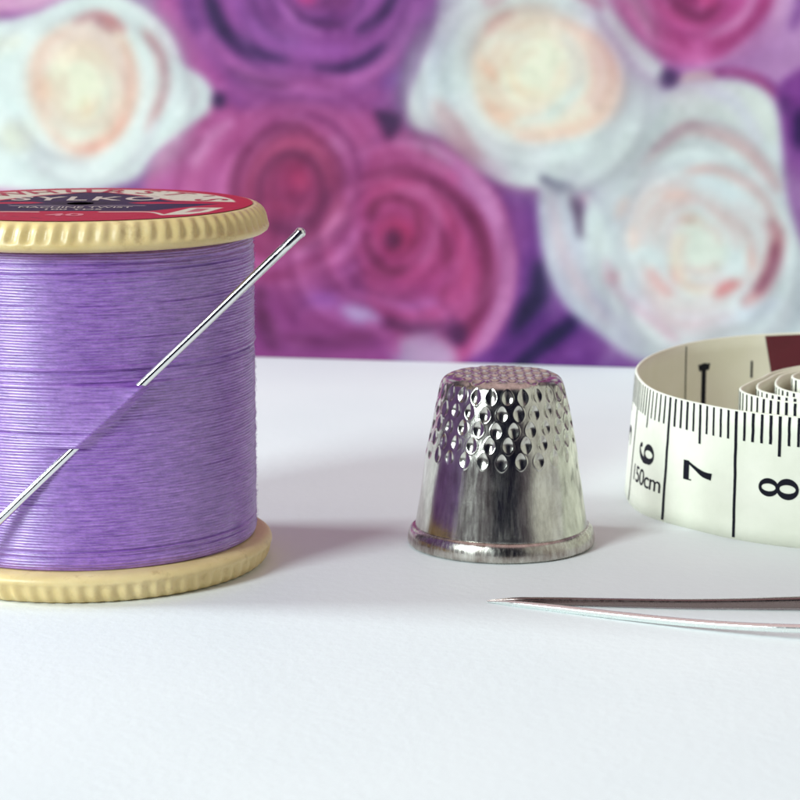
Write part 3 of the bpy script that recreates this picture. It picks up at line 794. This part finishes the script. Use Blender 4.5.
keep = ((rr[F] < 16.95).all(1)) & ((rr[F] > 1.25).all(1))
F = F[keep]
# snap the outline round and dish the label slightly round the bore
V0[:, 2] += 0.006 * np.sin(V0[:, 0] * .9) * np.cos(V0[:, 1] * .7) * (rr < 15)
used = np.unique(F); remap = -np.ones(len(V0), int); remap[used] = np.arange(len(used))
lab = mesh_obj('paper_label', V0[used], remap[F], M_LABEL, spool)
ca = lab.data.color_attributes.new('ink', 'FLOAT_COLOR', 'POINT')
cc = np.ones((len(used), 4)); cc[:, :3] = lin(lc.C.reshape(-1, 3))[used]
ca.data.foreach_set('color', cc.astype(np.float32).ravel())
# bore of the spool seen through the label
th = np.arange(48) / 48 * 2 * math.pi
rows = [np.stack([r * np.cos(th), r * np.sin(th), np.full(48, z)], 1) for r, z in ((3.3, 35.84), (3.3, 20.0), (0.01, 20.0))]
mesh_obj('bore', np.concatenate(rows), grid_faces(3, 48, True), M_HOLE, spool)

DG = None
def text_geo(txt, size=1.0, xs=1.0, bold=0.0, align='CENTER', space=1.0):
    """text outlines as (verts 2D, faces), baseline at v=0"""
    cu = bpy.data.curves.new('tmp_text', 'FONT'); cu.body = txt; cu.size = size
    cu.align_x = align; cu.offset = bold; cu.space_character = space; cu.resolution_u = 4
    o = bpy.data.objects.new('tmp_text', cu); COL.objects.link(o)
    dg = bpy.context.evaluated_depsgraph_get(); dg.update()
    me = bpy.data.meshes.new_from_object(o.evaluated_get(dg))
    v = np.array([list(q.co)[:2] for q in me.vertices]); f = [list(p.vertices) for p in me.polygons]
    bpy.data.objects.remove(o); bpy.data.curves.remove(cu); bpy.data.meshes.remove(me)
    if len(v): v[:, 0] *= xs
    return v, f
def put_label(name, parts, mat, z=35.945):
    V, F = [], []
    for v, f in parts:
        b = len(V); V += [(x, y, z) for x, y in v]; F += [[i + b for i in q] for q in f]
    return mesh_obj(name, V, F, mat, lab, smooth=False)
arcparts = []
word = "DEWHURST'S"
for i, chh in enumerate(word):
    v, f = text_geo(chh, 4.6, 0.95, 0.06)
    if not len(v): continue
    a = math.radians(164 - i * (164 - 16) / (len(word) - 1))
    r0 = 11.5
    ca_, sa_ = math.cos(a - math.pi / 2), math.sin(a - math.pi / 2)
    x = v[:, 0]; y = v[:, 1] + r0
    arcparts.append((np.stack([x * ca_ - y * sa_, x * sa_ + y * ca_], 1), f))
put_label('maker_lettering', arcparts, M_LREDINK)
v, f = text_geo('SYLKO', 5.6, 0.80, 0.12, space=1.15); v[:, 1] += 3.0
put_label('name_lettering', [(v, f)], M_CREAMINK)
v, f = text_geo('MACHINE TWIST', 1.7, 0.85, 0.02); v[:, 1] += -4.6
v2, f2 = text_geo('40', 3.0, 1.2, 0.07); v2[:, 1] += -12.2
v3, f3 = text_geo('100 YDS', 1.6, 1.0, 0.02); v3[:, 1] += -6.6
put_label('small_lettering', [(v, f), (v3, f3)], M_CREAMINK)
put_label('number_lettering', [(v2, f2)], M_PINKINK)

# ------------------------------------------------------------------ needle in the thread
def tube_along(name, pts, radii, mat, parent=None, sides=20, shape=None):
    """pts mm; shape(i, u, angle) -> radius multiplier"""
    pts = np.asarray(pts, float); V = []
    up = np.array([0, 0, 1.0])
    for i, p in enumerate(pts):
        d = pts[min(i + 1, len(pts) - 1)] - pts[max(i - 1, 0)]; d /= np.linalg.norm(d)
        a = np.cross(d, up); a /= np.linalg.norm(a); b = np.cross(a, d)
        for k in range(sides):
            t_ = 2 * math.pi * k / sides
            q = radii[i] * (shape(i, t_) if shape else 1.0)
            V.append(p + a * math.cos(t_) * q + b * math.sin(t_) * q)
    F = grid_faces(len(pts), sides, True)
    F.append(list(range(sides))); F.append([len(V) - 1 - k for k in range(sides)])
    return mesh_obj(name, V, F, mat, parent)
NL = 49.0
sv = np.concatenate([[0, .03, .08, .16, .28], np.linspace(.42, 5.0, 34), np.linspace(5.4, NL - 9, 30), np.linspace(NL - 8.5, NL, 22)])
rad_n = []
for s in sv:
    if s < .42: r = .52 * math.sqrt(max(1 - ((.42 - s) / .42) ** 2, 0.003))
    elif s < 2.2: r = .52
    elif s < 3.4: r = .52 - .09 * (s - 2.2) / 1.2
    elif s < NL - 9: r = .43
    else: r = max(.43 * (1 - ((s - NL + 9) / 9) ** 1.6), .012)
    rad_n.append(r)
pts = [NA + ndir * s for s in sv]
base_n = pts[-1]
nroot = empty('sewing_needle', tuple(base_n)); 
tag(nroot, 'shiny steel sewing needle stuck slantwise under the lilac threads of the spool', 'needle')
toc = -np.array(NN)
def eye_shape(i, t_):
    s = sv[i]
    # long groove with the eye in it, on the lower right flank and its opposite
    k = math.exp(-(((s - 1.7) / 0.95) ** 4))
    g = max(0, math.cos(t_ - 4.75)) ** 10 + max(0, math.cos(t_ - 4.75 + math.pi)) ** 10
    return (1 - .62 * k * g) * (1 + .10 * k * (math.cos(t_ - 4.75 + math.pi / 2) ** 2))
tube_along('shaft', [p - base_n for p in pts], rad_n, M_STEEL, nroot, 40, eye_shape)

# ------------------------------------------------------------------ thimble
TX, TY = 10.5, 242.7
thim = empty('thimble', (TX, TY, 0))
tag(thim, 'worn silver metal thimble with dimpled top standing between the spool and the tape', 'thimble')
prof = np.array([(8.6, 0.9), (8.85, 1.35), (8.93, 1.8), (8.82, 2.6), (8.5, 4.6), (8.15, 7.0), (7.77, 9.7), (7.3, 12.2), (6.85, 14.4), (6.5, 16.0), (6.32, 16.7), (6.08, 17.2), (5.7, 17.55), (5.2, 17.72), (4.6, 17.76), (3, 17.78), (1.5, 17.8), (0.02, 17.8)])
def resample(P, n):
    cvv = Canvas.spline(None, P, False, 12)
    d = np.concatenate([[0], np.cumsum(np.linalg.norm(np.diff(cvv, axis=0), axis=1))])
    s = np.linspace(0, d[-1], n)
    return np.stack([np.interp(s, d, cvv[:, 0]), np.interp(s, d, cvv[:, 1])], 1)
PR = resample(prof, 330)
NT = 900
th = np.arange(NT) / NT * 2 * math.pi
tanv = np.gradient(PR, axis=0); tanv /= np.linalg.norm(tanv, axis=1)[:, None]
nor = np.stack([tanv[:, 1], -tanv[:, 0]], 1)
nor *= np.sign(nor[:, :1] * 1.0 + nor[:, 1:] * 1.0 + 1e-9)
R0 = PR[:, 0][:, None]; Z0 = PR[:, 1][:, None]
disp = np.zeros((len(PR), NT))
ND = 25
rj = np.random.default_rng(3)
for k, zc in enumerate((16.35, 14.75, 13.15, 11.6, 10.1)):
    sh = 0.33 * k + 0.1
    u = (th[None, :] / (2 * math.pi) * ND + sh + .5) % 1 - .5           # -.5.. .5
    idx = np.floor(th / (2 * math.pi) * ND + sh + .5).astype(int) % ND
    jz = rj.normal(0, .05, ND)[idx][None, :]; jd = (1 + rj.normal(0, .14, ND))[idx][None, :]
    du = u * (2 * math.pi * R0 / ND); dz = (Z0 - zc - jz)
    wr = .56 - .06 * np.clip(dz / .8, -1, 1)                            # narrower towards the top
    q_ = np.clip(dz / .80, -1, 1); e = (du / (wr * (1 - .25 * q_ * q_))) ** 2 + (dz / .80) ** 2
    depth = (0.185 if k < 4 else .12) * jd
    disp -= depth * np.clip(1 - e, 0, 1) ** 1.25 * (R0 > 5.8)
    disp += 0.018 * np.exp(-((np.sqrt(e) - 1.1) / .12) ** 2) * (R0 > 5.9)
# dimples of the flat crown
Xc = R0 * np.cos(th)[None]; Yc = R0 * np.sin(th)[None]
sp = 1.75
for i in range(-5, 6):
    for j in range(-5, 6):
        cx = (i + .5 * (j % 2)) * sp + rj.normal(0, .05); cy = j * sp * .87 + rj.normal(0, .05)
        if math.hypot(cx, cy) > 5.3: continue
        e = ((Xc - cx) / .62) ** 2 + ((Yc - cy) / .62) ** 2
        disp -= .22 * np.clip(1 - e, 0, 1) ** 1.1 * (Z0 > 17.0)
        disp += .04 * np.exp(-((np.sqrt(e) - 1.15) / .18) ** 2) * (Z0 > 17.0)
# hammered unevenness
disp += 0.018 * np.sin(th * 5 + Z0 * .6) + 0.012 * np.sin(th * 9 - Z0 * .9 + 1)
RR = R0 + disp * nor[:, 0][:, None]; ZZ = Z0 + disp * nor[:, 1][:, None]
V = np.stack([(RR * np.cos(th)[None]).ravel(), (RR * np.sin(th)[None]).ravel(), ZZ.ravel()], 1)
mesh_obj('body', V, grid_faces(len(PR), NT, True), M_THIMBLE, thim)
# rolled rim
rp = resample(np.array([(8.85, 1.98), (8.98, 2.0), (9.16, 1.93), (9.38, 1.72), (9.55, 1.36), (9.65, .95), (9.69, .55), (9.68, .34), (9.6, .16), (9.35, .03), (9.0, .02), (8.7, .2), (8.6, .9)]), 60)
NT2 = 360; th2 = np.arange(NT2) / NT2 * 2 * math.pi
w = 0.03 * np.sin(th2 * 4 + .5) + .02 * np.sin(th2 * 11) + .012 * np.sin(th2 * 23 + 2)
V = np.stack([((rp[:, :1] + w) * np.cos(th2)).ravel(), ((rp[:, :1] + w) * np.sin(th2)).ravel(), (np.broadcast_to(rp[:, 1:], (60, NT2)) * (1 + 0.03 * np.sin(th2 * 3 + 2))).ravel()], 1)
mesh_obj('rolled_rim', V, grid_faces(60, NT2, True, flip=True), M_RIM, thim)

# ------------------------------------------------------------------ measuring tape
path = [(92, 246), (76, 238.5), (60, 236.2), (50, 237), (41.2, 240.1), (35.3, 243.9), (31.6, 248.2), (28.9, 252.6), (27.3, 257.5), (26.7, 264), (27.2, 271), (29.6, 279), (33.9, 286.6), (38.6, 291.4), (45.3, 295.2), (55, 297.3), (66, 295), (77, 286), (82, 272), (80, 257), (70, 246.5), (58, 243.6), (49, 244.6),
        (41.8, 247.4), (38, 251.5), (36.9, 256), (38.6, 260.7), (40.5, 264.2), (42.3, 268), (46, 272.2), (53, 277), (62, 278.6), (71, 274), (76, 264), (73, 254), (64, 248.8), (54, 247.8),
        (47, 248.8), (41.8, 250.8), (39.1, 255), (39.3, 259.3), (41.0, 263.4), (42.9, 267.3), (46.5, 271.3), (53, 276.1), (62, 277.5), (69.6, 273), (74, 264), (71, 256), (63, 251.2), (54, 250.4),
        (47, 251.2), (42.7, 253.5), (41.2, 257.5), (41.9, 262.5), (43.6, 266.7), (47.0, 270.5), (53, 275.2), (62, 276.4), (68.6, 272), (71.6, 264), (68.6, 258.4), (61, 254.6), (53, 255.2),
        (47, 258.2), (43.9, 262.0), (44.5, 265.8), (47.8, 269.7), (53.5, 274.2), (60.5, 275), (66, 271), (68.6, 264.4), (65, 260.4), (59, 258.9), (52.5, 261), (49.6, 264.6), (51.5, 268.8), (56, 270.6), (61, 268.6)]
path = np.array(path, float)
sp_ = Canvas.spline(None, path, False, 14)
dl = np.concatenate([[0], np.cumsum(np.linalg.norm(np.diff(sp_, axis=0), axis=1))])
NS = int(dl[-1] / 0.5)
S = np.linspace(0, dl[-1], NS)
def path_at(s):
    return np.stack([np.interp(s, dl, sp_[:, 0]), np.interp(s, dl, sp_[:, 1])], -1)
def tangent_at(s):
    d = path_at(s + .4) - path_at(s - .4); return d / np.linalg.norm(d, axis=-1, keepdims=True)
TAPE_H, TH = 13.75, 0.34
s_ref = dl[np.argmin(np.hypot(sp_[:, 0] - 28.95, sp_[:, 1] - 252.2))]    # the line between 6 and 7
def tape_point(s, z, off):
    """s along the strip, z height, off outwards from the middle of the cloth"""
    s = np.asarray(s, float); z = np.asarray(z, float)
    p = path_at(s); t_ = tangent_at(s)
    nrm = np.stack([t_[..., 1], -t_[..., 0]], -1)                       # to the right of travel
    nrm = -nrm * np.sign(ORI)
    f = (1 - z / TAPE_H)
    lean = 1.25 * np.exp(-((p[..., 0] - 26.5) / 3.2) ** 2) * np.clip(1 - (s - s_ref) / 75., 0, 1)
    x = p[..., 0] + nrm[..., 0] * off - lean * f
    y = p[..., 1] + nrm[..., 1] * off
    zz_ = z + 0.12 * np.sin(s * .06 + 1) * (z / TAPE_H)
    return np.stack([x, y, zz_], -1)
ORI = 1.0
# orientation: outer face should point away from the coil centre (56, 266)
q0 = path_at(np.array([s_ref]))[0]
if np.dot(tape_point(s_ref, 5, 1.0)[:2] - q0, q0 - np.array([56, 266])) < 0: ORI = -1.0
tape = empty('measuring_tape', (56, 266, 0))
tag(tape, 'loosely coiled white cloth measuring tape with black centimetre marks standing on edge', 'measuring tape')
OFFS = np.array([56, 266, 0.0])
nzr = 9
zr = np.linspace(0.02, TAPE_H, nzr)
rowsO = np.stack([tape_point(S, np.full(NS, z), TH / 2) for z in zr]); rowsI = np.stack([tape_point(S, np.full(NS, z), -TH / 2) for z in zr])
topm = tape_point(S, np.full(NS, TAPE_H + .08), 0)[None]; botm = tape_point(S, np.full(NS, 0.0), 0)[None]
ring = np.concatenate([rowsO, topm, rowsI[::-1], botm])
V = ring.reshape(-1, 3) - OFFS
nR = ring.shape[0]
F = []; MI = []
for r in range(nR):
    r2_ = (r + 1) % nR
    inner_ = 1 if (nzr <= r) else 0
    a = np.arange(NS - 1)
    F += np.stack([r * NS + a, r * NS + a + 1, r2_ * NS + a + 1, r2_ * NS + a], 1).tolist()
    MI += [inner_] * (NS - 1)
F.append([r * NS for r in range(nR)]); F.append([r * NS + NS - 1 for r in range(nR)][::-1]); MI += [0, 0]
mesh_obj('strip', V, F, [M_TAPE, M_TAPEIN], tape, mat_idx=MI)

class TapeInk:
    def __init__(s): s.V = []; s.F = []
    def quadstrip(s, L, R, off):
        """L, R lists of (s, z)"""
        b = len(s.V)
        for p, q in zip(L, R):
            s.V.append(tape_point(p[0], p[1], off)); s.V.append(tape_point(q[0], q[1], off))
        for i in range(len(L) - 1): s.F.append([b + 2 * i, b + 2 * i + 1, b + 2 * i + 3, b + 2 * i + 2])
    def build(s, name, mat):
        return mesh_obj(name, np.array(s.V) - OFFS, s.F, mat, tape, smooth=False)
OUT = TH / 2 + 0.035
sc_ink = TapeInk()
rk = np.random.default_rng(4)
first = math.ceil((0.5 - s_ref)); last = math.floor(dl[-1] - s_ref - 1)
for mmk in range(first, last):
    s = s_ref + mmk
    m10 = mmk % 10
    if m10 == 0: ln, w = TAPE_H - .25, .20
    elif m10 == 5: ln, w = 4.25, .18
    else: ln, w = 3.05, .155
    nseg = 14 if m10 == 0 else 5
    w0 = w * rk.uniform(.85, 1.15)
    zt = TAPE_H - 0.04
    L = []; R = []
    for k in range(nseg + 1):
        z = zt - ln * k / nseg; j = rk.normal(0, .012)
        L.append((s - w0 + j, z)); R.append((s + w0 + j, z))
    sc_ink.quadstrip(L, R, OUT)
sc_ink.build('printed_scale', M_INK)

# hand drawn serif digits; glyph coordinates: gx across (0..1), gy up (0..1)
def stroke_geo(P, Wd, n=8):
    Q = Canvas.spline(None, np.array(P, float), False, n) if len(P) > 2 else np.array(P, float)
    Wq = np.interp(np.linspace(0, 1, len(Q)), np.linspace(0, 1, len(Wd)), Wd)
    d = np.gradient(Q, axis=0); d /= np.linalg.norm(d, axis=1)[:, None] + 1e-9
    nn = np.stack([-d[:, 1], d[:, 0]], 1)
    return Q + nn * Wq[:, None] * .6, Q - nn * Wq[:, None] * .6
def ring_geo(cx, cy, ro, so, ri, si, n=36):
    t_ = np.linspace(0, 2 * math.pi, n + 1)
    return np.stack([cx + ro * np.cos(t_), cy + so * np.sin(t_)], 1), np.stack([cx + ri * np.cos(t_), cy + si * np.sin(t_)], 1)
GLY = {
    '8': [ring_geo(.5, .27, .45, .28, .18, .20), ring_geo(.5, .75, .39, .26, .16, .18)],
    '6': [ring_geo(.5, .30, .45, .31, .17, .23), stroke_geo([(.18, .34), (.16, .55), (.30, .82), (.55, .96), (.78, .93)], [.20, .22, .16, .08, .06]), ring_geo(.76, .86, .11, .08, .0, .0)],
    '7': [stroke_geo([(.08, .90), (.92, .90)], [.16, .16]), stroke_geo([(.10, .98), (.10, .72)], [.05, .05]), stroke_geo([(.90, .90), (.62, .55), (.46, .30), (.42, .04)], [.06, .13, .22, .26])],
    '9': [ring_geo(.5, .70, .42, .30, .20, .24), stroke_geo([(.82, .66), (.84, .45), (.70, .18), (.45, .04), (.22, .07)], [.20, .22, .16, .08, .06]), ring_geo(.24, .14, .11, .08, .0, .0)],
    '5': [stroke_geo([(.2, .93), (.8, .93)], [.14, .14]), stroke_geo([(.22, .95), (.2, .55)], [.06, .06]), stroke_geo([(.2, .55), (.5, .64), (.82, .45), (.78, .15), (.45, .03), (.15, .1)], [.04, .10, .24, .2, .07, .06])],
}
dig = TapeInk()
sgn = 1.0
# along the strip: which way does "right in the picture" run?
if path_at(np.array([s_ref + 5]))[0][0] < path_at(np.array([s_ref]))[0][0]: sgn = -1.0
def put_digit(ch_, s_c, z_c, hgt=4.3, wid=2.5):
    """digit lies on its side: its top points to the left"""
    for Lq, Rq in GLY[ch_]:
        conv = lambda P: [(s_c + sgn * (.5 - p[1]) * hgt, z_c + (p[0] - .5) * wid) for p in P]
        dig.quadstrip(conv(Lq), conv(Rq), OUT)
put_digit('6', s_ref - sgn * 4.6, 6.7)
put_digit('7', s_ref + sgn * 4.9, 6.35)
put_digit('8', s_ref + sgn * 15.0, 6.1)
put_digit('9', s_ref + sgn * 25.0, 6.1)
put_digit('5', s_ref - sgn * 15.0, 6.7)
dig.build('printed_digit', M_INK)
v, f = text_geo('150cm', 2.6, 1.0, 0.012, space=.92)
wv = v[:, 0].max() - v[:, 0].min(); v[:, 0] = (v[:, 0] - v[:, 0].min()) / wv
V = [tape_point(s_ref - sgn * (8.3 - x * 7.6), 3.0 + y, OUT) for x, y in v]
mesh_obj('printed_length', np.array(V) - OFFS, f, M_INK, tape, smooth=False)
# print on the inner face at the back of the loop
def s_near(x, y):
    m_ = dl < (s_ref + 90) 
    return dl[np.argmin(np.where(m_, np.hypot(sp_[:, 0] - x, sp_[:, 1] - y), 1e9))]
INN = -TH / 2 - 0.035
ii = TapeInk()
sl_ = s_near(34.8, 287.5); zs = np.linspace(.2, 13.5, 9)
ii.quadstrip([(sl_ - .12, z) for z in zs], [(sl_ + .12, z) for z in zs], INN)
s1_ = s_near(37.0, 290)
ii.quadstrip([(s1_ - .42, z) for z in np.linspace(4, 11.0, 5)], [(s1_ + .42, z) for z in np.linspace(4, 11.0, 5)], INN)
ii.quadstrip([(s1_ - 1.1, 10.9), (s1_ + 1.1, 10.9)], [(s1_ - .9, 10.1), (s1_ + .9, 10.1)], INN - .01)
s2_ = s_near(43.6, 294.4)
ii.quadstrip([(s2_ - .15, z) for z in (8.5, 10.6)], [(s2_ + .15, z) for z in (8.5, 10.6)], INN)
ii.build('inner_marking', M_INK)
rd = TapeInk()
s3 = s_near(45.6, 295.3); dr = 1.0 if path_at(np.array([s3 + 3]))[0][0] > path_at(np.array([s3]))[0][0] else -1.0
Ls = [(s3 + dr * (k * 1.0 + 0.0), 13.6) for k in range(12)]; Rs = [(s3 + dr * (k * 1.0 + 2.9 * (1 - k / 11)), .2) for k in range(12)]
for k in range(10):
    za, zb = 13.6 - 13.4 * k / 10, 13.6 - 13.4 * (k + 1) / 10
    rd.quadstrip([(s3 + dr * (q + 2.9 * (1 - za / 13.6) * (1 - q / 14)), za) for q in range(15)], [(s3 + dr * (q + 2.9 * (1 - zb / 13.6) * (1 - q / 14)), zb) for q in range(15)], INN)
rd.build('red_end_block', M_REDINK)

# ------------------------------------------------------------------ tweezers lying at the front right
def gp(px, py, z): 
    x, y = ground(px, py, z); return np.array([x, y, z])
twz = empty('tweezers', (ground(800, 615)[0], ground(800, 615)[1], 0))
tag(twz, 'slender pointed steel tweezers lying on the table in front of the measuring tape', 'tweezers')
TO = np.array([ground(800, 615)[0], ground(800, 615)[1], 0.0])
up_px = [(487, 601.2, .12), (500, 600.9, .22), (520, 600.9, .36), (560, 601.2, .42), (620, 602.3, .50), (680, 603.3, .55), (740, 603.2, .62), (800, 602.4, .75), (900, 600.5, .9)]
lo_px = [(487, 601.6, .10), (500, 602.2, .20), (520, 604.2, .28), (560, 608.6, .34), (620, 615.6, .42), (680, 621.8, .55), (740, 626.2, .75), (800, 628.6, .95), (900, 630, 1.1)]
upP = [gp(*p) for p in up_px]; loP = [gp(*p) for p in lo_px]
joint = np.array([108, (upP[-1][1] + loP[-1][1]) / 2, 1.0])
upP += [np.array([70, upP[-1][1] + .2, 1.0]), joint + [-14, 1.2, 0], joint + [0, .4, 0]]
loP += [np.array([70, loP[-1][1] + .1, 1.0]), joint + [-14, -1.2, 0], joint + [0, -.4, 0]]
def arm(P, rads, mat, flat, lab_, turn=0.0):
    Q = Canvas.spline(None, np.array(P), False, 14)
    r_ = np.interp(np.linspace(0, 1, len(Q)), np.linspace(0, 1, len(rads)), rads)
    Q = Q.copy(); Q[:, 2] = np.maximum(Q[:, 2], r_ + .01)
    V = []; sides = 24
    for i, p in enumerate(Q):
        d = Q[min(i + 1, len(Q) - 1)] - Q[max(i - 1, 0)]; d /= np.linalg.norm(d)
        a = np.cross(d, [0, 0, 1]); a /= np.linalg.norm(a); b = np.cross(a, d)
        for k in range(sides):
            t_ = 2 * math.pi * k / sides
            ex = 2 / flat
            x = math.copysign(abs(math.cos(t_)) ** ex, math.cos(t_)); y = math.copysign(abs(math.sin(t_)) ** ex, math.sin(t_))
            x, y = x * math.cos(turn) - y * math.sin(turn), x * math.sin(turn) + y * math.cos(turn)
            V.append(p - TO + a * x * r_[i] * .9 + b * y * r_[i])
    F = grid_faces(len(Q), sides, True)
    F.append(list(range(sides))); F.append([len(V) - 1 - k for k in range(sides)])
    o = mesh_obj('arm', V, F, mat, twz)
    o['label'] = lab_
arm(upP, [.05, .20, .33, .34, .35, .37, .42, .52, .58, .6, .6, .6], M_TWZD, 4.0, 'far arm with a dark reflection put into its colour')
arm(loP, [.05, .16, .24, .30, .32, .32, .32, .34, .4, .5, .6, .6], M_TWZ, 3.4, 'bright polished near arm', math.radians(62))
